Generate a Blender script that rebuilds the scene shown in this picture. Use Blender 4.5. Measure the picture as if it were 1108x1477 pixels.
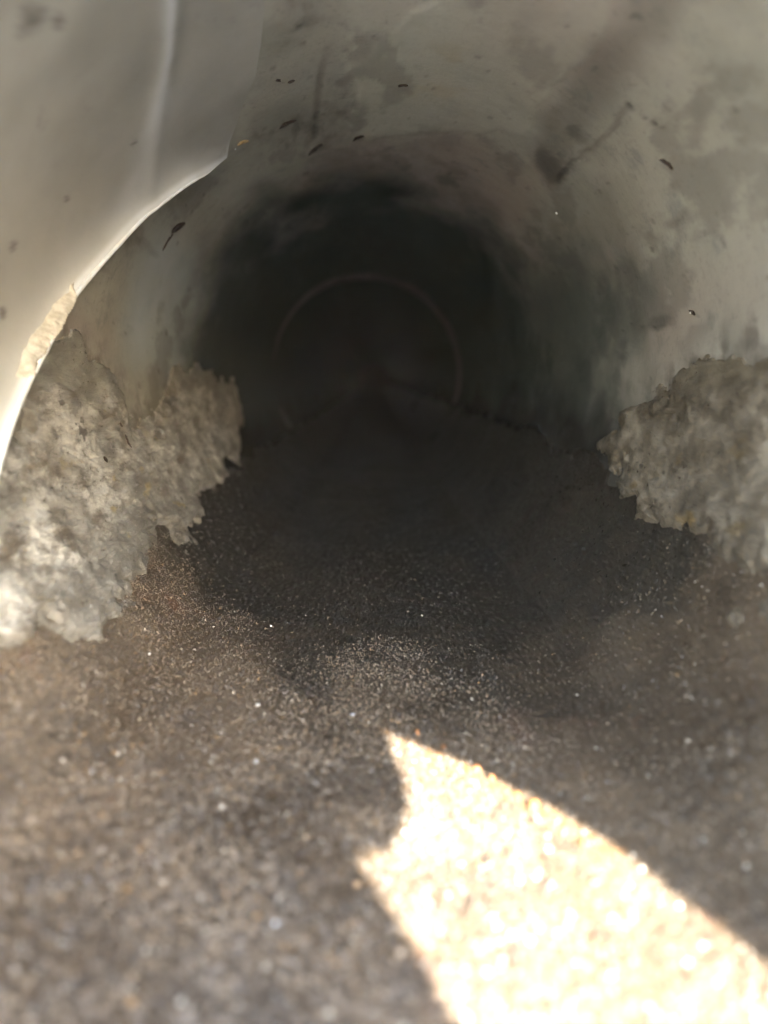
import bpy, math, random
import numpy as np
from mathutils import Vector, geometry
random.seed(4); rng = np.random.default_rng(4)
for o in list(bpy.data.objects): bpy.data.objects.remove(o)
S = bpy.context.scene
COL = S.collection
R = 0.100            # inner radius of the pipe, metres
MOUTH = -0.016       # y of the open mouth; the pipe runs along +Y

# ------------------------------------------------------------------ camera
cam_d = bpy.data.cameras.new("camera"); cam = bpy.data.objects.new("camera", cam_d); COL.objects.link(cam)
cam.location = (0, 0, 0)
cam.rotation_euler = (math.radians(90 - 10.25), 0, math.radians(-0.75))
cam_d.sensor_fit = 'VERTICAL'; cam_d.sensor_height = 36; cam_d.sensor_width = 27; cam_d.lens = 26
cam_d.clip_start = 0.005; cam_d.clip_end = 500
cam_d.dof.use_dof = True; cam_d.dof.focus_distance = 0.25; cam_d.dof.aperture_fstop = 7.2
S.camera = cam

# ------------------------------------------------------------------ sky, sun, exposure
SUN_EL, SUN_AZ = math.radians(31), math.radians(159.6)
to_sun = Vector((math.sin(SUN_AZ)*math.cos(SUN_EL), math.cos(SUN_AZ)*math.cos(SUN_EL), math.sin(SUN_EL)))
W = bpy.data.worlds.new("World"); S.world = W; W.use_nodes = True
nt = W.node_tree; nt.nodes.clear()
sky = nt.nodes.new("ShaderNodeTexSky"); sky.sky_type = 'NISHITA'; sky.sun_disc = False
sky.sun_elevation = SUN_EL; sky.sun_rotation = SUN_AZ
bg = nt.nodes.new("ShaderNodeBackground"); bg.inputs[1].default_value = 0.15
wo = nt.nodes.new("ShaderNodeOutputWorld")
nt.links.new(sky.outputs[0], bg.inputs[0]); nt.links.new(bg.outputs[0], wo.inputs[0])
sd = bpy.data.lights.new("sun", 'SUN'); sd.energy = 3.4; sd.angle = math.radians(0.4); sd.color = (1, .955, .87)
so = bpy.data.objects.new("sun", sd); COL.objects.link(so)
so.rotation_euler = (-to_sun).to_track_quat('-Z', 'Y').to_euler()
S.view_settings.view_transform = 'Standard'; S.view_settings.look = 'None'
S.view_settings.exposure = 4.7; S.view_settings.gamma = 1
S.render.engine = 'CYCLES'
S.cycles.max_bounces = 10; S.cycles.diffuse_bounces = 8; S.cycles.glossy_bounces = 4
S.cycles.sample_clamp_indirect = 4; S.cycles.adaptive_threshold = .01; S.cycles.use_denoising = True
S.cycles.caustics_reflective = False; S.cycles.caustics_refractive = False

# ------------------------------------------------------------------ numpy noise
def _h(ix, iy, iz, s):
    n = (ix.astype(np.uint32)*np.uint32(374761393) + iy.astype(np.uint32)*np.uint32(668265263)
         + iz.astype(np.uint32)*np.uint32(2147483647) + np.uint32((s*974711+12345) & 0xffffffff))
    n = (n ^ (n >> np.uint32(13)))*np.uint32(1274126177)
    n = (n ^ (n >> np.uint32(16)))*np.uint32(2246822519)
    n = n ^ (n >> np.uint32(15))
    return (n & np.uint32(0xffffff)).astype(np.float32)/np.float32(0xffffff)
def noise(P, scale, seed=0):
    q = P/scale + 1000.0
    i = np.floor(q).astype(np.int64); f = (q-i).astype(np.float32); f = f*f*(3-2*f)
    r = 0
    for dx in (0, 1):
        wx = f[:, 0] if dx else 1-f[:, 0]
        for dy in (0, 1):
            wy = f[:, 1] if dy else 1-f[:, 1]
            for dz in (0, 1):
                wz = f[:, 2] if dz else 1-f[:, 2]
                r = r + wx*wy*wz*_h(i[:, 0]+dx, i[:, 1]+dy, i[:, 2]+dz, seed)
    return r
def fbm(P, scale, octv=4, seed=0, gain=.5):
    r = 0; a = 1; t = 0
    for k in range(octv):
        r = r + a*noise(P, scale/(2.03**k), seed+k*17); t += a; a *= gain
    return r/t                                             # 0..1, mean .5
def smooth(x, a, b):
    t = np.clip((x-a)/(b-a), 0, 1); return t*t*(3-2*t)
def sdist(u, v, poly):
    """signed distance, positive inside, in the unrolled wall plane"""
    p = np.array(poly, float); n = len(p); d = np.full(u.shape, 1e9); ins = np.zeros(u.shape, bool)
    for k in range(n):
        ax, ay = p[k]; bx, by = p[(k+1) % n]
        ex, ey = bx-ax, by-ay; L = ex*ex+ey*ey+1e-16
        t = np.clip(((u-ax)*ex+(v-ay)*ey)/L, 0, 1)
        d = np.minimum(d, np.hypot(u-ax-t*ex, v-ay-t*ey))
        c = ((ay > v) != (by > v)) & (u < (bx-ax)*(v-ay)/(by-ay+1e-16)+ax)
        ins ^= c
    return np.where(ins, d, -d)
def ldist(u, v, line):
    p = np.array(line, float); d = np.full(u.shape, 1e9)
    for k in range(len(p)-1):
        ax, ay = p[k]; ex, ey = p[k+1]-p[k]
        t = np.clip(((u-ax)*ex+(v-ay)*ey)/(ex*ex+ey*ey+1e-16), 0, 1)
        d = np.minimum(d, np.hypot(u-ax-t*ex, v-ay-t*ey))
    return d
def un(pts):                                               # (angle deg, depth) -> unrolled metres
    return [(math.radians(a)*R, y) for a, y in pts]

# ------------------------------------------------------------------ mesh helpers
def link(name, me, mat, parent=None):
    o = bpy.data.objects.new(name, me); COL.objects.link(o)
    if mat: me.materials.append(mat)
    if parent: o.parent = parent
    return o
def tag(o, label, cat, group=None, kind=None):
    if label: o['label'] = label
    if cat: o['category'] = cat
    if group: o['group'] = group
    if kind: o['kind'] = kind
    return o
def mesh_np(name, V, Fq, attrs=None, smooth_sh=True, keep=None):
    Fq = np.asarray(Fq, np.int32)
    if keep is not None:
        Fq = Fq[keep]; used = np.unique(Fq); m = np.full(len(V), -1, np.int32); m[used] = np.arange(len(used), dtype=np.int32)
        V = V[used]; Fq = m[Fq]; attrs = {k: a[used] for k, a in (attrs or {}).items()}
    n, k = Fq.shape
    me = bpy.data.meshes.new(name)
    me.vertices.add(len(V)); me.vertices.foreach_set("co", np.asarray(V, np.float32).ravel())
    me.loops.add(n*k); me.loops.foreach_set("vertex_index", Fq.ravel())
    me.polygons.add(n); me.polygons.foreach_set("loop_start", np.arange(0, n*k, k, dtype=np.int32))
    me.polygons.foreach_set("loop_total", np.full(n, k, np.int32))
    me.polygons.foreach_set("use_smooth", np.full(n, smooth_sh, bool))
    for nm, a in (attrs or {}).items():
        at = me.attributes.new(nm, 'FLOAT', 'POINT'); at.data.foreach_set("value", np.asarray(a, np.float32))
    me.update(calc_edges=True); me.validate()
    return me
def grid(ths, ys):
    th, y = np.meshgrid(np.asarray(ths, float), np.asarray(ys, float), indexing='ij')
    a, b = len(ths), len(ys)
    i = np.arange(a*b).reshape(a, b)
    F = np.stack([i[:-1, :-1], i[1:, :-1], i[1:, 1:], i[:-1, 1:]], -1).reshape(-1, 4)
    return th.ravel(), y.ravel(), F
def cyl(th, y, r):
    t = np.radians(th); return np.stack([r*np.cos(t), y, r*np.sin(t)], 1)
def logy(a, b, n, off=.06):
    return np.exp(np.linspace(math.log(a+off), math.log(b+off), n))-off

# ------------------------------------------------------------------ material helper
class NT:
    st = None
    def __init__(s, name):
        s.m = bpy.data.materials.new(name); s.m.use_nodes = True; s.t = s.m.node_tree
        s.b = s.t.nodes["Principled BSDF"]; s.co = s.n("ShaderNodeTexCoord").outputs["Object"]
    def n(s, typ, **kw):
        x = s.t.nodes.new(typ)
        for k, v in kw.items(): setattr(x, k, v)
        return x
    def put(s, sock, v):
        if hasattr(v, "is_linked") or isinstance(v, bpy.types.NodeSocket): s.t.links.new(v, sock)
        elif isinstance(v, (tuple, list)) and len(v) == 3 and sock.type == 'RGBA': sock.default_value = (*v, 1)
        else: sock.default_value = v
    def noise(s, scale, detail=4, rough=.55, stretch=None, dist=0):
        x = s.n("ShaderNodeTexNoise"); x.inputs["Scale"].default_value = scale
        x.inputs["Detail"].default_value = detail; x.inputs["Roughness"].default_value = rough
        x.inputs["Distortion"].default_value = dist
        co = s.co
        stretch = stretch or s.st
        if stretch:
            mp = s.n("ShaderNodeMapping"); mp.inputs["Scale"].default_value = stretch
            s.t.links.new(co, mp.inputs["Vector"]); co = mp.outputs[0]
        s.t.links.new(co, x.inputs["Vector"]); return x.outputs["Fac"]
    def voro(s, scale, feature='F1'):
        x = s.n("ShaderNodeTexVoronoi", feature=feature); x.inputs["Scale"].default_value = scale
        s.t.links.new(s.co, x.inputs["Vector"]); return x
    def ramp(s, f, a, b, lo=0., hi=1.):
        x = s.n("ShaderNodeMapRange"); x.clamp = True; x.interpolation_type = 'SMOOTHSTEP'
        for k, v in zip(("Value", "From Min", "From Max", "To Min", "To Max"), (f, a, b, lo, hi)): s.put(x.inputs[k], v)
        return x.outputs[0]
    def attr(s, name):
        x = s.n("ShaderNodeAttribute"); x.attribute_name = name; return x.outputs["Fac"]
    def mix(s, f, a, b, mode='MIX'):
        x = s.n("ShaderNodeMix", data_type='RGBA', blend_type=mode)
        s.put(x.inputs[0], f); s.put(x.inputs[6], a); s.put(x.inputs[7], b); return x.outputs[2]
    def math(s, op, a, b=0.):
        x = s.n("ShaderNodeMath", operation=op); s.put(x.inputs[0], a); s.put(x.inputs[1], b); return x.outputs[0]
    def bump(s, h, dist, strength=1., prev=None):
        x = s.n("ShaderNodeBump"); x.inputs["Distance"].default_value = dist; s.put(x.inputs["Strength"], strength)
        s.put(x.inputs["Height"], h)
        if prev is not None: s.t.links.new(prev, x.inputs["Normal"])
        return x.outputs[0]
    def out(s, col=None, rough=None, nor=None, spec=None, metal=None):
        for k, v in (("Base Color", col), ("Roughness", rough), ("Normal", nor), ("Specular IOR Level", spec), ("Metallic", metal)):
            if v is not None: s.put(s.b.inputs[k], v)
        return s.m

def mat_wall():
    m = NT("grey_coated_pipe_wall")
    n1 = m.noise(14, 5, .6); n2 = m.noise(60, 6, .65); n3 = m.noise(420, 4, .7); n4 = m.noise(9, 3, .5, (1, .35, 1))
    base = m.mix(m.ramp(n1, .38, .62), (.272, .262, .216), (.372, .352, .296))
    base = m.mix(m.ramp(n4, .50, .66), base, (.315, .262, .222))
    base = m.mix(m.ramp(n2, .56, .72, 0, .55), base, (.165, .180, .165))
    base = m.mix(m.ramp(n3, .52, .75, 0, .4), base, (.12, .115, .10))
    base = m.mix(m.attr("film"), base, m.mix(m.ramp(n2, .4, .6), (.16, .14, .115), (.38, .35, .30)))
    base = m.mix(m.attr("sky_sheen"), base, (.42, .475, .50))
    base = m.mix(m.attr("pale"), base, (.40, .39, .32))
    base = m.mix(m.attr("tan"), base, (.34, .29, .20))
    base = m.mix(m.attr("dark"), base, (.085, .075, .065))
    base = m.mix(m.attr("deep_shade"), base, (.055, .066, .058))
    base = m.mix(m.attr("low_shade"), base, (.030, .028, .024))
    r = m.math('ADD', m.ramp(n2, .3, .7, .42, .62), m.math('MULTIPLY', m.attr('deep_shade'), .60))
    nb = m.bump(m.noise(900, 3, .6), .00012, .5, m.bump(n2, .0012, .45))
    return m.out(base, r, nb, m.math('SUBTRACT', .28, m.math('MULTIPLY', m.attr('deep_shade'), .28)))
def mat_liner():
    m = NT("grey_liner_sheet")
    n1 = m.noise(16, 4, .55); n2 = m.noise(70, 5, .6)
    base = m.mix(m.ramp(n1, .35, .65), (.275, .262, .226), (.365, .348, .305))
    base = m.mix(m.ramp(n2, .6, .75, 0, .5), base, (.19, .175, .155))
    base = m.mix(m.attr("pale"), base, (.60, .62, .63))
    base = m.mix(m.attr("dark"), base, (.07, .06, .05))
    return m.out(base, m.ramp(n2, .3, .7, .28, .42), m.bump(m.noise(800, 3, .6), .0001, .4, m.bump(n2, .001, .3)), .5)
def mat_scale():
    m = NT("pale_mineral_scale"); m.st = (1, .5, 1)
    n1 = m.noise(130, 8, .72); n2 = m.noise(520, 5, .75); n3 = m.noise(30, 4, .6)
    base = m.mix(m.ramp(n1, .36, .62), (.15, .125, .098), (.60, .575, .525))
    base = m.mix(m.ramp(n3, .50, .64, 0, .75), base, (.17, .155, .135))
    base = m.mix(m.ramp(n2, .58, .72, 0, .6), base, (.72, .69, .63))
    base = m.mix(m.ramp(m.noise(120, 3, .5), .64, .72, 0, .7), base, (.42, .32, .15))
    base = m.mix(m.ramp(m.noise(180, 3, .5), .66, .72, 0, .8), base, (.05, .04, .035))
    base = m.mix(m.attr("thin"), base, (.20, .18, .15))
    base = m.mix(m.attr("tfade"), base, m.mix(m.ramp(n1, .4, .6), (.20, .185, .155), (.31, .295, .25)))
    base = m.mix(m.attr("tone"), base, m.mix(1.0, base, (.50, .43, .34), 'MULTIPLY'))
    return m.out(base, m.ramp(n2, .3, .7, .25, .6), m.bump(m.noise(1100, 3, .65), .0003, .6, m.bump(n2, .0006, .8)), .5)
def mat_sediment():
    m = NT("rusty_sediment"); m.st = (1, .6, 1)
    n1 = m.noise(28, 5, .6); n2 = m.noise(520, 5, .7); n3 = m.noise(1500, 3, .7)
    base = m.mix(m.ramp(n1, .35, .65), (.060, .041, .026), (.120, .086, .056))
    base = m.mix(m.ramp(n2, .52, .70, 0, .7), base, (.13, .098, .066))
    base = m.mix(m.ramp(m.noise(46, 4, .6), .60, .72, 0, .55), base, (.16, .075, .045))
    base = m.mix(m.ramp(n3, .62, .72, 0, .7), base, (.24, .20, .15))
    base = m.mix(m.attr("dark_bed"), base, (.026, .024, .020))
    base = m.mix(m.attr("ochre"), base, (.24, .115, .035))
    base = m.mix(m.attr("pale"), base, (.20, .17, .13))
    rr = m.ramp(n2, .3, .7, .25, .55)
    return m.out(base, rr, m.bump(n3, .0002, .6, m.bump(n2, .0002, .5)), m.math('SUBTRACT', .55, m.math('MULTIPLY', m.attr('dark_bed'), .45)))
def mat_grain():
    m = NT("loose_grit")
    t = m.attr("tint")
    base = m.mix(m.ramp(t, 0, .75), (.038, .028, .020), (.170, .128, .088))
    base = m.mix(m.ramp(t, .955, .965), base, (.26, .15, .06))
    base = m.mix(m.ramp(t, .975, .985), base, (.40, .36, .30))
    return m.out(base, m.ramp(m.noise(2000, 2, .5), .35, .65, .22, .6), m.bump(m.noise(1800, 3, .6), .0002, .5), .6)
def mat_simple(name, c1, c2, rough=.6, scale=600, spec=.4, metal=0, bump=.0002):
    m = NT(name); n = m.noise(scale, 4, .6)
    return m.out(m.mix(m.ramp(n, .35, .65), c1, c2), rough, m.bump(n, bump, .6), spec, metal)
M_wall, M_liner, M_scale, M_sed, M_grain = mat_wall(), mat_liner(), mat_scale(), mat_sediment(), mat_grain()
M_rimglint = mat_simple("white_rim_glint", (.62, .64, .65), (.72, .74, .75), .3, 300, .6)
M_seam = mat_simple("pale_seam", (.42, .41, .39), (.50, .49, .465), .35, 200, .5)
M_cream = mat_simple("cream_crust", (.40, .365, .30), (.54, .51, .44), .6, 350, .3, 0, .0006)
M_ring = mat_simple("joint_ring", (.040, .039, .036), (.100, .092, .080), .8, 22, .15)
M_fleck = mat_simple("dark_fleck", (.022, .014, .010), (.055, .036, .026), .5, 1500)
M_tanf = mat_simple("tan_fleck", (.30, .20, .09), (.46, .34, .18), .5, 1500)
M_pchip = mat_simple("pale_chip", (.66, .66, .64), (.82, .82, .80), .18, 1500, .9)
M_bchip = mat_simple("bluish_chip", (.60, .66, .78), (.78, .80, .88), .10, 900, 1.0)
M_rust = mat_simple("orange_rust", (.22, .075, .018), (.42, .19, .06), .5, 900, .4, 0, .0005)
M_shell = mat_simple("pipe_outside", (.10, .10, .10), (.15, .145, .14), .6, 40)
M_blocker = mat_simple("blocker_sheet", (.42, .43, .44), (.56, .56, .56), .45, 60, .5, .3)
M_ground = mat_simple("dry_ground", (.32, .31, .28), (.43, .41, .38), .9, 9, .2, 0, .004)

# outlines of the scale on the two flanks, (angle, depth) on the wall
LDEP = [(184, .2069), (176, .228), (174.5, .2458), (177.9, .2731), (180.0, .297), (187.2, .3065), (188.2, .3439), (175.9, .4013), (175.5, .4539), (184.8, .5448), (196, .545), (207.9, .4841), (213.1, .3897), (216.9, .3298),
        (218.9, .284), (217.6, .2539), (222.6, .2243), (221.3, .2044), (223.8, .1866), (219.3, .1657), (212, .155), (206.8, .1331), (191.6, .1411), (189, .19)]
LDEP[-4:] = [(210, .105), (200, .10), (193, .15), (189, .19)]
RDEP = [(9, .12), (8, .1524), (5.5, .1904), (2.8, .2161), (356.7, .2553), (353.5, .2939), (347.2, .3201), (342.0, .2834), (337.1, .257), (334.4, .2263), (335.3, .2056), (332.2, .1865), (333.5, .1756), (330.9, .1607), (330.3, .1069), (345, .1)]
RDEP = [(a if a > 180 else a+360, b) for a, b in RDEP]

# ------------------------------------------------------------------ the pipe
pipe = bpy.data.objects.new("pipe", None); COL.objects.link(pipe); pipe.location = (0, 0, 0)
tag(pipe, "round grey coated pipe seen from inside its mouth, running back into darkness", "pipe")

ths = np.linspace(-180, 180, 641)
ys = np.concatenate([logy(MOUTH, 1.2, 470), [1.35, 1.55, 1.8, 2.1, 2.5, 3, 3.6, 4.3, 5.1, 6]])
th, y, F = grid(ths, ys)
P = cyl(th, y, R); u = np.radians(th % 360)*R
uu = u + (fbm(P, .012, 4, 5)-.5)*.008; vv = y + (fbm(P, .016, 4, 9)-.5)*.014
PALE = un([(95.5, .262), (93.7, .2598), (87.5, .2404), (81.4, .2176), (69.0, .1722), (60, .165), (54, .2047), (58.6, .231), (56.9, .2821), (73.9, .3152), (89.8, .3374), (98.2, .3342), (92.7, .2899)])
STRK = un([(53.9, .15), (48.8, .15), (49, .2221), (46, .31), (55.8, .2983), (57.0, .2175)])
CRK = un([(46.7, .2153), (45.6, .2249), (45.7, .2407), (46.5, .2564), (46.9, .2761), (46.9, .2965)])
CRK2 = un([(46.7, .2153), (44.3, .2127), (40.4, .2092), (38.8, .2102)])
STL = un([(97.6, .2433), (100.2, .2674), (101.8, .2911), (103.9, .3279)])
w = .0004+.0012*fbm(P, .01, 2, 31)
uf = u + (fbm(P, .006, 3, 51)-.5)*.004; vf = y + (fbm(P, .008, 3, 52)-.5)*.006
pd = sdist(uu, vv, PALE)
pale = smooth(pd, -.0004, .0012)*(.75-.35*smooth(u, .155, .125))*smooth(y, .36, .31)
dark = .50*smooth(ldist(uf, vf, CRK), w*1.6, w*.3) + .7*smooth(ldist(uf, vf, CRK2), .0008, .0002)
dark += .40*smooth(ldist(u, y, STL), .0020, .0004)*smooth(y, .235, .27)
dark += .48*smooth(sdist(uu, vv, STRK), -.004, .006)
dark += .24*smooth(sdist(uu, vv, un([(118, .30), (112, .255), (106, .235), (101, .17), (94, .17), (95.5, .262), (93.7, .33), (104, .345)])), -.003, .003)
dark += .30*smooth(fbm(np.stack([P[:, 0], P[:, 1]*.5, P[:, 2]], 1), .026, 6, 177, .6), .53, .60)*1.3 + .5*smooth(fbm(P, .0035, 3, 179), .74, .82)
drip = smooth(fbm(np.stack([P[:, 0], P[:, 1]*.3, P[:, 2]], 1), .010, 4, 77), .60, .72)*smooth(fbm(P, .06, 2, 78), .45, .6)
dark += .32*drip
side = smooth(np.abs(((th % 360)-180)), 70, 20)             # left flank
sky_sheen = .9*smooth(np.abs(u-math.radians(160)*R-(y-.3)*.05), .040, .014)*smooth(y, .28, .32)*(.6+.4*fbm(P, .02, 3, 12))  # sky sheen on the left flank, painted into the wall colour
tan = .6*smooth(fbm(P, .012, 4, 21), .58, .70)*smooth(np.abs(y-.262), .035, .01)*smooth(np.abs(u-math.radians(77)*R), .022, .008)
d = -.0011*(fbm(P, .05, 3, 2)-.5)*2 - .0002*fbm(P, .006, 3, 3)
d += .00035*smooth(pd, 0, .0010)                             # the pale coat flakes stand proud
d -= .0006*np.clip(dark-.4, 0, 1)
r = R-d
film = smooth(np.maximum(sdist(uu, vv, un([(a, b) for a, b in LDEP])), sdist(uu+0, vv, un([(a-360, b) for a, b in RDEP]) )) , -.016, .004)
film = np.maximum(film, smooth(sdist(uu, vv, un(RDEP)), -.016, .004))
film = np.clip(film*(.35+1.1*smooth(fbm(P, .009, 4, 301), .35, .65)), 0, .9)
tw = th % 360
gn = (fbm(P, .03, 4, 305)-.5)*26
deep_shade = 1.0*smooth(y+(fbm(np.stack([P[:, 0], y*.5, P[:, 2]], 1), .035, 5, 311)-.5)*.22, .33, .47)  # depth darkness of the pipe painted as a dark tint, noisy front
deep_shade = np.maximum(deep_shade, .85*smooth(y+(fbm(P, .03, 4, 315)-.5)*.16, .22, .35)*smooth(np.abs(((tw+180) % 360)-180-8), 42, 14))  # painted darkness starts nearer on the right flank
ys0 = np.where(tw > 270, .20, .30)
deep_shade = np.clip(deep_shade, 0, 1)
low_shade = smooth(y-ys0, 0, .12)*smooth(np.minimum(tw-(196+gn), (353+gn)-tw), -8, 10)  # bottom of the deep pipe painted near black to imitate shade
wall = link("pipe_wall", mesh_np("pipe_wall", cyl(th, y, r), F, dict(pale=pale, dark=np.clip(dark, 0, 1), sky_sheen=sky_sheen, tan=tan, film=film, low_shade=low_shade, deep_shade=deep_shade)), M_wall, pipe)

# outer shell, mouth lip, closed far end
def lathe(name, prof, mat, parent, n=96, yfun=None):
    th, k, F = grid(np.linspace(0, 360, n+1), np.arange(len(prof)))
    pr = np.array(prof)[k.astype(int)]
    yy = pr[:, 1] + (yfun(th) if yfun else 0)
    return link(name, mesh_np(name, cyl(th, yy, pr[:, 0]), F), mat, parent)
lathe("outer_shell", [(R+.0016, MOUTH-.0005), (R+.004, MOUTH-.0025), (R+.008, MOUTH-.0005), (R+.008, .6), (R+.008, 6.02), (.0005, 6.02)], M_shell, pipe)
# far joint ring: a thin lip standing in from the wall
def ring_y(t):
    return .82 + .07*np.cos(np.radians(t)) - .05*np.sin(np.radians(t))
rth, rk, rF = grid(np.linspace(0, 360, 241), np.arange(6))
rprof = np.array([(-.0012, -.030), (.0010, -.024), (.0026, -.010), (.0036, .004), (.0018, .009), (-.0012, .012)])[rk.astype(int)]
dark_fade = .04+.80*smooth(np.abs((rth-66+180) % 360-180), 84, 30)  # lip lowered away from the upper right, imitating its loss in the dark
Pr = cyl(rth, ring_y(rth), R)
rh = np.where(rprof[:, 0] > 0, rprof[:, 0]*dark_fade*(.75+.5*fbm(Pr, .02, 3, 401)), rprof[:, 0])
link("joint_ring", mesh_np("joint_ring", cyl(rth, ring_y(rth)+rprof[:, 1]+.006*(fbm(Pr, .03, 3, 403)-.5), R-rh), rF), M_ring, pipe)

# ------------------------------------------------------------------ overlapping liner sheet at the left
ARC = [(101.4, .19), (106.2, .2120), (108.8, .2350), (111.5, .2530), (115.9, .2690), (120.6, .2871), (124.0, .3057), (131.7, .2981), (139.5, .2882), (145.7, .2792), (152.5, .2700), (158.2, .2601), (164.0, .2490), (169.6, .2392),
       (174.7, .2305), (179.4, .2207), (182.8, .2129), (187.9, .2015), (190.8, .1951), (200.4, .1732), (212, .150)]
aT = np.array([a for a, _ in ARC]); aY = np.array([b for _, b in ARC]); aY = aY*(.993-.058*smooth(aT, 119, 130))
def arc(t): return np.interp(t, aT, aY)
def liner_d(th, y):
    """thickness of the liner sheet above the pipe wall, growing to its free rim"""
    s = arc(th)-y
    t = math.pi/180*th*R
    side = smooth(th, 121, 132)
    lip = .0026*np.exp(-np.clip(s, 0, 1)/.0030) + .0032*np.exp(-np.clip(s, 0, 1)/.018)
    ridge = ldist(t, y, un([(115, .17), (118.9, .1936), (122.7, .2110), (128.9, .2319), (136.3, .2552), (147, .2740)]))
    rid = .0008*np.exp(-(ridge/.0030)**2)*smooth(y, .285, .235)
    return .0005*smooth(th, 104, 122) + lip*side + rid + .0004*side
ts = np.linspace(102, 212, 300); ss = np.concatenate([np.linspace(0, .012, 26), .012+(np.linspace(.02, 1, 110)**1.4)*.25])
th, s, F = grid(ts, ss); y = np.maximum(arc(th)-s, MOUTH+.001+ (0*th))
P = cyl(th, y, R); u = np.radians(th)*R
d = liner_d(th, y) + .0007*(fbm(P, .04, 3, 2)-.5) - .0006*smooth(s, .001, 0)*0
spot = np.zeros(len(u))
for a, yy, rr_ in ((135.9, .2356, .0018), (133.3, .1646, .005), (131.5, .171, .003), (170, .2, .002), (160, .20, .0022), (150, .218, .0015), (168, .224, .0018)):
    ds = np.hypot(u-math.radians(a)*R, y-yy); spot = np.maximum(spot, .75*smooth(ds+(fbm(P, .004, 3, 91)-.5)*rr_*1.5, rr_, rr_*.3))
rdg = ldist(u, y, un([(111, .14), (115, .17), (118.9, .1936), (122.7, .2110), (128.9, .2319), (136.3, .2500), (146, .2590)]))
crease_light = np.exp(-(rdg/(.0016+.010*smooth(y, .215, .26)))**2)*(.85-.55*smooth(y, .21, .26))*smooth(y, .275, .25)  # soft highlight along the ridge, painted pale
# base of wall at the same place so that the sheet always lies above it
base_d = -.0011*(fbm(P, .05, 3, 2)-.5)*2
liner = bpy.data.objects.new("liner_sheet", None); COL.objects.link(liner)
tag(liner, "smooth grey liner sheet bulging at the upper left with a bright curved rim", "liner")
lm = link("panel", mesh_np("panel", cyl(th, y, R-base_d-d-.0006*smooth(th, 104, 118)+.0004*smooth(th, 106, 102)), F, dict(dark=spot, pale=np.clip(crease_light+(.8*smooth(s, .0035, .0005)+.35*smooth(s, .030, .002))*smooth(th, 118, 128), 0, 1)*(.8+.4*(fbm(P, .008, 3, 95)-.5)))), M_liner, liner)  # pale also paints a lit band along the rim
# added white bead along the free edge, stands in for its lit glint
tt = np.linspace(123.0, 204, 260)
yy = arc(tt); Pb = cyl(tt, yy, R)
bd = -.0011*(fbm(Pb, .05, 3, 2)-.5)*2
rb = R-bd-liner_d(tt, yy)-.0006
k = 10; ang = np.linspace(0, 2*math.pi, k, endpoint=False)
wd = .0005*smooth(tt, 123.0, 140)+.00012 + .0004*smooth(tt, 140, 165)+ .0003*(fbm(Pb, .006, 2, 8)-.5)
V = []; 
for j in range(len(tt)):
    for a in ang: V.append(cyl(np.array([tt[j]]), np.array([yy[j]+wd[j]*math.cos(a)]), np.array([rb[j]-wd[j]*.8*math.sin(a)]))[0])
Fb = [(j*k+i, j*k+(i+1) % k, (j+1)*k+(i+1) % k, (j+1)*k+i) for j in range(len(tt)-1) for i in range(k)]
link("rim_glint", mesh_np("rim_glint", np.array(V), Fb), M_rimglint, liner)

# ------------------------------------------------------------------ crust patches (mineral scale)
def under_sed(t, y):
    return .0004+0*t
def crust(name, th0, th1, y0, y1, nt_, ny_, poly, thick, mat, seed, sink=None, fine=1., parent=None, tone=0., top=None):
    th, y, F = grid(np.linspace(th0, th1, nt_), logy(y0, y1, ny_))
    P = cyl(th, y, R); u = np.radians(th)*R
    Pq = P*np.array([[1, .6, 1]])
    uu = u + (fbm(Pq, .014, 5, seed, .60)-.5)*.036*fine; vv = y + (fbm(Pq, .020, 5, seed+3, .60)-.5)*.050*fine
    sd_ = sdist(uu, vv, un(poly))
    m = smooth(sd_, 0, .008*fine)
    # dripping streaks run down the wall (along the angle), lumps on top
    st = np.stack([u*.85, y*.5, 0*u], 1) + (fbm(P, .006, 3, seed+30)[:, None]-.5)*.006
    lump = fbm(st, .010*fine, 5, seed+6, .6); Pd = P*np.array([[1, .45, 1]]); lump2 = fbm(Pd, .0022, 3, seed+8)
    terr = np.floor(fbm(P*np.array([[1, .5, 1]]), .016*fine, 4, seed+11)*7)/7
    tf = np.ones(len(th)) if top is None else smooth((th-top[0])/top[1]+(fbm(Pd, .009, 4, seed+40)-.5)*.9, .05, 1)
    m = m*tf
    h = m*(.0003+thick*(.20+.35*smooth(lump, .35, .65)+.45*terr) + .0007*lump2 + .0011*fbm(Pd, .0030, 4, seed+9, .65))
    base = -.0011*(fbm(P, .05, 3, 2)-.5)*2
    if sink is not None: base = base + sink(th, y)
    r = R-base-h+.0014*smooth(sd_, .0003, -.0006)
    keep = (sd_[F] > -.0014).any(1)
    thin = np.clip(1.1*smooth(sd_, .014*fine, .0)*smooth(fbm(P, .006, 4, seed+20), .30, .55)+.5*smooth(fbm(P, .02, 4, seed+21), .52, .66), 0, 1)
    tfade = (1-smooth(tf, .05, .75))
    return link(name, mesh_np(name, cyl(th, y, r), F, dict(thin=thin, tfade=tfade, tone=np.full(len(thin), tone)), True, keep), mat, parent)
def under_liner(t, y):
    return np.where(y < arc(t), liner_d(t, y)+.0006, 0)
o = crust("mineral_scale", 168, 228, .09, .60, 330, 520, LDEP, .0011, M_scale, 40, under_sed, top=(174, 18))
tag(o, "pale crumbly mineral scale in streaks on the left pipe wall below the liner rim", "scale deposit", "mineral scale on the flanks of the pipe")
o = crust("mineral_scale", 325, 374, .085, .36, 300, 380, RDEP, .0012, M_scale, 63, under_sed, tone=.85, top=(368, -15))
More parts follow.
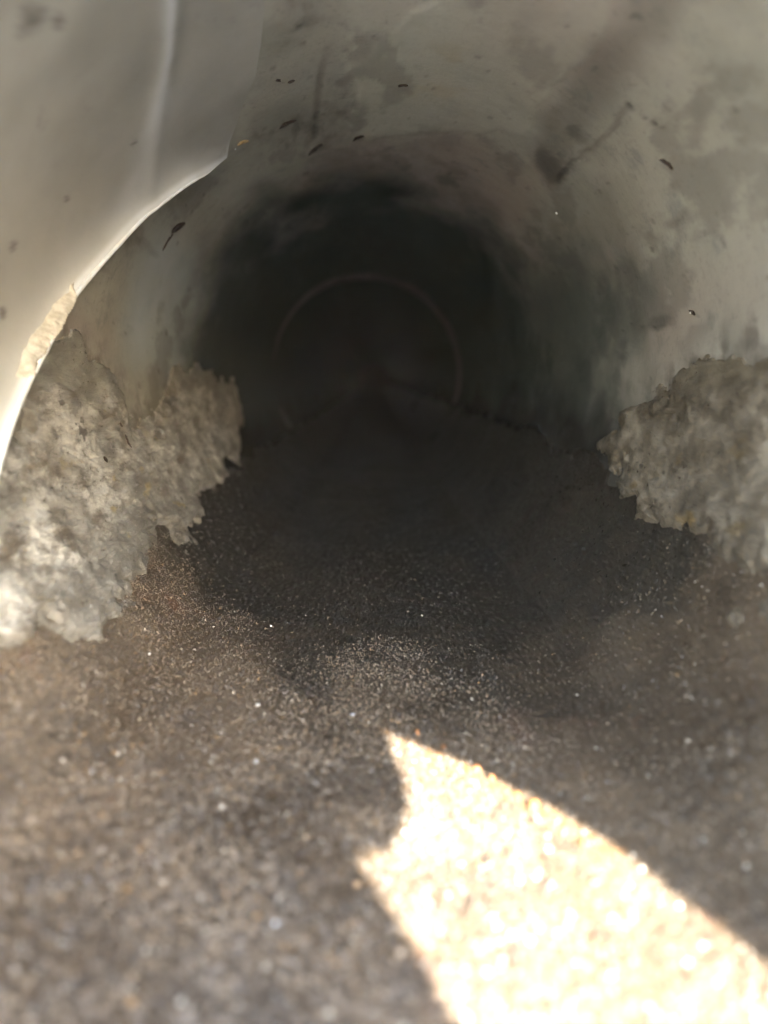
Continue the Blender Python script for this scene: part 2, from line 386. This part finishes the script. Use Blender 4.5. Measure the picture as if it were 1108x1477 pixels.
tag(o, "tan grey lumpy mineral scale on the right pipe wall beside the dark floor", "scale deposit", "mineral scale on the flanks of the pipe")
o = crust("cream_crust", 160, 188, .18, .24, 200, 200, [(162.5, .2330), (165.5, .2255), (170.5, .2165), (175.5, .2090), (180.0, .2010), (180.5, .2060), (176.0, .2140), (168.5, .2270)], .0012, M_cream, 88, under_liner, .22)
tag(o, "cream coloured crust stuck along the bright rim of the liner sheet at left", "crust")

# ------------------------------------------------------------------ rusty sediment on the bottom
def sed_h(th, y, P):
    """thickness of sediment over the wall"""
    t = np.radians(th); c = -np.sin(t)
    level = .083 + .004*smooth(y, .2, .5)
    flat = R - level/np.maximum(c, .3); flat = .004*np.log1p(np.exp(np.clip(flat/.004, -20, 20)))-.0008
    # raised bank on the left up to a ragged lip at about 0.25 m depth
    u = t*R
    ub = u + (fbm(P, .012, 4, 101)-.5)*.012; yb = y + (fbm(P, .02, 4, 103)-.5)*.022
    lip = np.interp(np.degrees(ub/R), [200, 213, 225, 238, 245, 251, 260, 275], [.30, .275, .265, .255, .225, .19, .165, .12])
    bank = smooth(yb-lip, .030, -.032)*smooth(th, 288, 255)
    edge = (fbm(P, .012, 3, 107)-.5)*.0007
    h = np.maximum(flat, .0006) + .0016*bank*smooth(th, 214, 232)
    # far hump in the middle of the floor, a ragged ridge before the dark
    h = h + .0008*(fbm(P, .03, 3, 111)-.5)
    h = h + edge
    return h, bank
SY = np.concatenate([logy(MOUTH+.002, 1.3, 985, .05), np.linspace(1.4, 5.9, 15)])
th, y, F = grid(np.linspace(205, 346, 720), SY)
P = cyl(th, y, R)
h, bank = sed_h(th, y, P)
edgeL = th - (209+4*(fbm(P, .02, 4, 121)-.5)*2 + 5*smooth(y, .16, .10)); edgeR = (344+8*(fbm(P, .02, 4, 123)-.5)*2) - th
em = smooth(np.minimum(edgeL, edgeR), 0, 5.0)
rough = .0004*(fbm(P*np.array([[1, .6, 1]]), .0009, 2, 131, .6)-.5)*2 + .0002*(fbm(P, .007, 3, 135)-.5)*2
pits = -.0006*smooth(fbm(P, .0022, 2, 137), .62, .8)
far = smooth(y, .5, .25)
silt = np.clip(1-.55*smooth(th, 288, 305)-.5*smooth(y, .20, .28)*(1-bank), .25, 1)
hh = (h+(rough+pits)*(.3+.7*far)*silt)*em - .0016*(1-em)
base = -.0011*(fbm(P, .05, 3, 2)-.5)*2
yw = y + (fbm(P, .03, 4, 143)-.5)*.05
dark_bed = np.clip(smooth(yw, .12, .30)*(1-bank)*1.2+ .6*(1-bank)*smooth(y, .15, .2)*smooth(fbm(P, .02, 4, 141), .4, .6), 0, 1)*.8  # bed darkens with depth and beyond the bank
# the ochre rim and rust stains beside the sunlit patch
OCH = un([(271, .168), (276, .160), (281, .152), (286, .143), (291, .132), (297, .118)])
u = np.radians(th)*R
och = .8*smooth(ldist(u+(fbm(P, .004, 4, 151)-.5)*.005, y+(fbm(P, .004, 4, 152)-.5)*.006, OCH), .0030, .0006)*smooth(fbm(P, .004, 3, 153), .40, .55)
palea = .35*smooth(np.abs(th-222), 12, 2)*smooth(y, .24, .17)
keep = (np.minimum(edgeL, edgeR)[F] > -1.5).any(1)
SR = R-base-hh
sed = link("rusty_sediment", mesh_np("rusty_sediment", cyl(th, y, SR), F, dict(dark_bed=dark_bed, ochre=och, pale=palea), True, keep), M_sed)
tag(sed, "dark rusty gritty sediment covering the bottom of the pipe", "sediment", None, "stuff")

# surface lookup on the sediment grid, for things that rest on it
gT = np.linspace(205, 346, 720); gY = SY; SRg = SR.reshape(720, 1000)
def sed_r(a, yy):
    a = np.atleast_1d(a); yy = np.atleast_1d(yy)
    i = np.clip(np.searchsorted(gT, a), 1, 719); j = np.clip(np.searchsorted(gY, yy), 1, 999)
    return SRg[i, j]

# ------------------------------------------------------------------ loose grit grains
ico_v = np.array([(1, 0, 0), (-1, 0, 0), (0, 1, 0), (0, -1, 0), (0, 0, 1), (0, 0, -1)], float)
ico_f = np.array([(0, 2, 4), (2, 1, 4), (1, 3, 4), (3, 0, 4), (2, 0, 5), (1, 2, 5), (3, 1, 5), (0, 3, 5)])
def grains(a, yy, size, tint, name, mat, embed=.45):
    N = len(a); rr = sed_r(a, yy)
    C = cyl(a, yy, rr-size*(1-embed)*.8)
    # random rotation matrices from quaternions
    q = rng.normal(size=(N, 4)); q /= np.linalg.norm(q, axis=1)[:, None]; w_, x_, y_, z_ = q.T
    Rm = np.stack([1-2*(y_*y_+z_*z_), 2*(x_*y_-z_*w_), 2*(x_*z_+y_*w_), 2*(x_*y_+z_*w_), 1-2*(x_*x_+z_*z_), 2*(y_*z_-x_*w_), 2*(x_*z_-y_*w_), 2*(y_*z_+x_*w_), 1-2*(x_*x_+y_*y_)], 1).reshape(N, 3, 3)
    sc = rng.uniform(.55, 1.25, size=(N, 1, 3)); jit = rng.uniform(.75, 1.2, size=(N, 6, 1))
    V = np.einsum('nij,nkj->nki', Rm, ico_v[None]*jit*sc)*size[:, None, None] + C[:, None]
    Fg = (ico_f[None] + (np.arange(N)*6)[:, None, None]).reshape(-1, 3)
    me = mesh_np(name, V.reshape(-1, 3), Fg, dict(tint=np.repeat(tint, 6)), False)
    return link(name, me, mat)
N = 330000
a = rng.uniform(216, 336, N); yy = np.exp(rng.uniform(math.log(.09), math.log(.42), N))-.04
Pg = cyl(a, yy, R)
dens = .45+.55*smooth(fbm(Pg, .012, 4, 201), .35, .65)
_, bk = sed_h(a, yy, Pg)
dens *= np.maximum(1-.96*smooth(yy, .16, .24)*(1-bk), .8*smooth(np.hypot((a-271)/16, (yy-.195)/.045), 1.1, .5))
dens *= 1-.6*smooth(yy, .26, .34)
dens *= 1-.75*smooth(a, 284, 300)*smooth(yy, .06, .12)
k_ = rng.uniform(size=N) < dens*.70
a, yy = a[k_], yy[k_]
size = np.clip(rng.lognormal(math.log(.00030), .32, len(a)), .00012, .0007)*(1-.3*smooth(yy, .1, .2))
tn = rng.uniform(size=len(a)); Pk = cyl(a, yy, R)
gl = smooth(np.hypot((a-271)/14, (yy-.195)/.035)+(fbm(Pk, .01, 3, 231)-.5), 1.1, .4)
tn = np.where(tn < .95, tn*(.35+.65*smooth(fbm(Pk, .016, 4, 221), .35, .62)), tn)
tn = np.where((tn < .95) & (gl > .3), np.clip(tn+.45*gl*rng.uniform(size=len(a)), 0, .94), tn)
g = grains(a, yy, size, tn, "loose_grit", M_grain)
tag(g, "loose rusty grit grains scattered over the pipe floor", "grit", None, "stuff")

# ------------------------------------------------------------------ flecks, chips and rust crumbs one by one
def surf_r(a, yy):
    t = math.radians(a); dg = bpy.context.evaluated_depsgraph_get()
    ok, hit, *_ = S.ray_cast(dg, Vector((0, yy, 0)), Vector((math.cos(t), 0, math.sin(t))), distance=.2)
    return math.hypot(hit.x, hit.z) if ok else R
def chip(name, a, yy, L, Wd, rot, T, mat, r=None, n=11, seed=0, embed=.3):
    if 'pale' in name: L, Wd, T = L*.75, Wd*.75, T*.75
    """an irregular flat flake lying on the wall; L, Wd in metres, rot in the wall plane"""
    rg = random.Random(seed)
    t0 = math.radians(a)
    r = surf_r(a, yy)
    er = Vector((-math.cos(t0), 0, -math.sin(t0))); et = Vector((-math.sin(t0), 0, math.cos(t0))); ey = Vector((0, 1, 0))
    c = Vector((r*math.cos(t0), yy, r*math.sin(t0)))
    rot = math.radians(rot); d1 = et*math.cos(rot)+ey*math.sin(rot); d2 = -et*math.sin(rot)+ey*math.cos(rot)
    vs = []; fs = []
    for lay, (sc, hz) in enumerate(((.85, -.35), (1.0, .25), (.72, .8), (.0, 1.0))):
        for i in range(n):
            rg2 = random.Random(seed*100+i)
            k = rg2.uniform(.6, 1.15)*sc
            p = 2*math.pi*i/n
            q = c + d1*(math.cos(p)*L/2*k) + d2*(math.sin(p)*Wd/2*k) + er*(T*(hz+rg.uniform(-.12, .12)) + .18*L*(math.cos(p)*k)**2*.5)
            vs.append(q)
            if lay == 3: break
    top = len(vs)-1
    for l in range(2):
        for i in range(n): fs.append((l*n+i, l*n+(i+1) % n, (l+1)*n+(i+1) % n, (l+1)*n+i))
    for i in range(n): fs.append((2*n+i, 2*n+(i+1) % n, top))
    fs.append(tuple(reversed(range(n))))
    me = bpy.data.meshes.new(name); me.from_pydata([v-c for v in vs], [], fs); me.update()
    o = link(name, me, mat); o.location = c
    return o
GF = "dark flecks stuck to the upper wall"
bpy.context.view_layer.update()
def fleck(name, p0, p1, wd, mat, seed, T=.0005):
    u0, u1 = math.radians(p0[0])*R, math.radians(p1[0])*R; dy = p1[1]-p0[1]
    return chip(name, (p0[0]+p1[0])/2, (p0[1]+p1[1])/2, math.hypot(u1-u0, dy)*1.1, wd*1.2, math.degrees(math.atan2(dy, u1-u0)), T, mat, None, 11, seed)
for i, (p0, p1, wd, lab, mt) in enumerate([
    ((141.2, .3197), (145.2, .3138), .0046, "dark brown fleck just right of the bright liner rim", M_fleck),
    ((144.3, .3161), (150.2, .3162), .0014, "thin brown trailing stalk below the dark brown fleck by the rim", M_fleck),
    ((102.0, .3350), (106.5, .3446), .0034, "largest black elongated fleck above the dark opening", M_fleck),
    ((118.0, .3010), (120.9, .2975), .0024, "tan sliver just right of the tip of the bright liner rim", M_tanf),
    ((106.9, .3012), (110.8, .3027), .0036, "thin dark slanting fleck up and left of the largest black fleck", M_fleck),
    ((92.1, .3300), (94.9, .3345), .0026, "small dark fleck at the lower corner of the pale stain", M_fleck),
    ((83.3, .2753), (85.3, .2775), .0014, "lone dark dash on the pale stain at top centre", M_fleck),
    ((36.9, .2190), (34.5, .2158), .0016, "dark smudge like fleck at upper right past the crack", M_fleck),
    ((108.4, .2607), (107.7, .2625), .0012, "tiny dark dot above the slanting flecks at upper left", M_fleck),
    ((106.5, .2658), (105.1, .2653), .0014, "tiny dark dash beside the dot at upper left of centre", M_fleck),
    ((11.9, .2355), (11.0, .2320), .0014, "small dark fleck low on the far right wall", M_fleck),
    ((192.5, .2851), (195.5, .2868), .0012, "narrow black chip on the pale scale at left", M_fleck),
    ((195.8, .2572), (197.1, .2590), .0016, "round black dot on the pale scale left of the narrow chip", M_fleck),
    ((189.7, .2834), (190.9, .2852), .0010, "black speck high on the pale scale near the yellowish streak", M_fleck)]):
    tag(fleck("tan_sliver" if mt is M_tanf else "dirt_fleck", p0, p1, wd, mt, i+1), lab, "fleck", GF)
# tail of the brown fleck
for i, (a, yy, L, mt, r_, lab, bl) in enumerate([
    (266.2, .1751, .0022, M_bchip, None, "brightest bluish white chip on the dark floor above the sunlit patch", 0),
    (301.2, .083, .0017, M_bchip, None, "glinting bluish chip in the soft right edge of the sunlit patch", 0),
    (259.5, .1006, .0016, M_pchip, None, "blurred white chip on the shaded floor left of the sunlit patch", 0),
    (41.6, .3185, .0014, M_pchip, R, "single white speck on the dim upper right wall", 0),
    (11.5, .2341, .0009, M_pchip, R, "tiny pale speck at the right edge high on the wall", 0),
    (121.5, .3008, .0010, M_pchip, R-.0015, "tiny white speck above the tip of the liner rim", 0),
    (230.3, .1955, .0011, M_pchip, None, "shiny pale chip on the left sediment bank below the scale", 0),
    (247.0, .2428, .0013, M_pchip, None, "lone pale chip in the dark beyond the sediment bank", 0),
    (250.0, .178, .0018, M_pchip, None, "pale chip at the dark lip of the left sediment bank", 0),
    (252.5, .150, .0019, M_pchip, None, "pale chip on the shaded floor midway between bank and sunlit patch", 0)]):
    tag(chip("pale_chip", a, yy, L, L*.62, 30+47*i, .0006, mt, r_, 8, 60+i), lab, "chip", "pale chips on wall and floor")
for i, (a, yy, L, lab) in enumerate([
    (284.9, .1475, .0020, "larger orange rust crumb on the upper edge of the sunlit patch"),
    (286.6, .1440, .0013, "small orange rust crumb just right of the larger one on the patch edge"),
    (290.5, .1330, .0026, "largest red orange rust crumb halfway down the patch's upper edge"),
    (289.2, .1368, .0014, "rust crumb touching the upper left of the largest crumb"),
    (280.7, .1570, .0012, "orange rust crumb near the pointed tip of the sunlit patch"),
    (277.0, .1640, .0010, "tiny rust crumb just above the pointed tip of the sunlit patch"),
    (294.6, .1215, .0014, "lowest rust crumb along the patch's upper edge")]):
    tag(chip("rust_crumb", a, yy, L, L*.8, 25*i, .0012, M_rust, None, 9, 90+i), lab, "rust crumb", "rust crumbs along the sunlit edge")

# ------------------------------------------------------------------ outside the mouth: ground and an added, unseen holed sheet that shapes the sunlight
def slab(name, pts, holes, n, thick, mat, parent=None):
    loops = [pts]+holes
    tri = geometry.tessellate_polygon(loops)
    flat = [p for l in loops for p in l]; N_ = len(flat)
    vs = [p for p in flat]+[p+n*thick for p in flat]
    fs = [tuple(t) for t in tri]+[tuple(N_+i for i in reversed(t)) for t in tri]
    k = 0
    for l in loops:
        for i in range(len(l)): a_, b_ = k+i, k+(i+1) % len(l); fs.append((a_, b_, b_+N_, a_+N_))
        k += len(l)
    me = bpy.data.meshes.new(name); me.from_pydata(vs, [], fs); me.update()
    return link(name, me, mat, parent)
PATCH = [(271.6, .1623), (273.1, .1492), (274.4, .1392), (274.8, .1304), (273.4, .1229), (271.6, .118), (267.8, .1155), (271.0, .1048), (274.1, .0944), (276.4, .0855), (277.8, .0799), (281.3, .0654), (288.9, .0487),
         (308.9, .0461), (307.6, .0642), (303.9, .0748), (301.3, .0877), (299.7, .0971), (296.7, .1077), (293.0, .1201), (289.6, .1287), (285.0, .1399), (278.5, .1522)]
PD = .20
pc = Vector((0, MOUTH, 0)) + to_sun*PD
ex = to_sun.cross(Vector((0, 0, 1))).normalized(); ez = ex.cross(to_sun).normalized()
if ez.z < 0: ez = -ez
def to_panel(p):
    k = (pc-p).dot(to_sun); return p+to_sun*k
hole = []
for a_, y_ in PATCH:
    t_ = math.radians(a_); r_ = .082 if y_ < .06 else float(sed_r(a_, y_)[0]); k_ = r_/.082
    hole.append(to_panel(Vector((r_*math.cos(t_), y_*k_, r_*math.sin(t_)))))
hole2 = []
for i in range(len(hole)):
    A, B = hole[i], hole[(i+1) % len(hole)]; nn = max(1, int((B-A).length/.0016)); nn = min(nn, 14)
    for q in range(nn):
        hole2.append(A.lerp(B, q/nn) + (ex*random.uniform(-1, 1)+ez*random.uniform(-1, 1))*.00045)
hole = hole2
sheet = bpy.data.objects.new("sun_blocker", None); COL.objects.link(sheet)
tag(sheet, "added holed sheet, an unseen sun guard in front of the pipe mouth", "blocker")
hw = .125
outer = [pc+ex*math.cos(q*math.pi/16)*.104+ez*math.sin(q*math.pi/16)*.096 for q in range(32)]
slab("blocker_plate", outer, [hole], to_sun, .0015, M_blocker, sheet)
for sx in (-1, 1):  # arms added to carry the made-up sheet
    A = pc+ex*hw*.9*sx+ez*(-.3*hw); B = Vector(((R+.012)*sx*(1 if ex.x > 0 else -1), .02, .0))
    dv = (B-A); L = dv.length; side_ = dv.cross(Vector((0, 0, 1))).normalized()*.004; up_ = Vector((0, 0, .003))
    vs = [A-side_-up_, A+side_-up_, A+side_+up_, A-side_+up_, B-side_-up_, B+side_-up_, B+side_+up_, B-side_+up_]
    me = bpy.data.meshes.new("blocker_strap"); me.from_pydata(vs, [], [(0, 1, 2, 3), (7, 6, 5, 4), (0, 4, 5, 1), (1, 5, 6, 2), (2, 6, 7, 3), (3, 7, 4, 0)])
    link("blocker_strap", me, M_blocker, sheet)
me = bpy.data.meshes.new("ground"); g_ = 3
me.from_pydata([(-g_, -g_, -.30), (g_, -g_, -.30), (g_, g_, -.30), (-g_, g_, -.30)], [], [(0, 1, 2, 3)])
o = link("ground", me, M_ground); o['kind'] = "structure"

me = bpy.data.meshes.new("glare_haze")  # added scattering volume, stands in for veiling lens glare
x0, x1, y0, y1, z0, z1 = -3.2, 3.2, -3.2, 6.2, -1.30, .32
me.from_pydata([(x, y, z) for z in (z0, z1) for x, y in ((x0, y0), (x1, y0), (x1, y1), (x0, y1))], [], [(3, 2, 1, 0), (4, 5, 6, 7), (0, 1, 5, 4), (1, 2, 6, 5), (2, 3, 7, 6), (3, 0, 4, 7)])
hm = bpy.data.materials.new("glare_veil"); hm.use_nodes = True; hm.node_tree.nodes.clear()
v_ = hm.node_tree.nodes.new("ShaderNodeVolumePrincipled"); v_.inputs["Density"].default_value = .038; v_.inputs["Color"].default_value = (.93, .93, .9, 1)
ho_ = hm.node_tree.nodes.new("ShaderNodeOutputMaterial"); hm.node_tree.links.new(v_.outputs[0], ho_.inputs["Volume"])
o = link("glare_haze", me, hm); o['kind'] = "stuff"
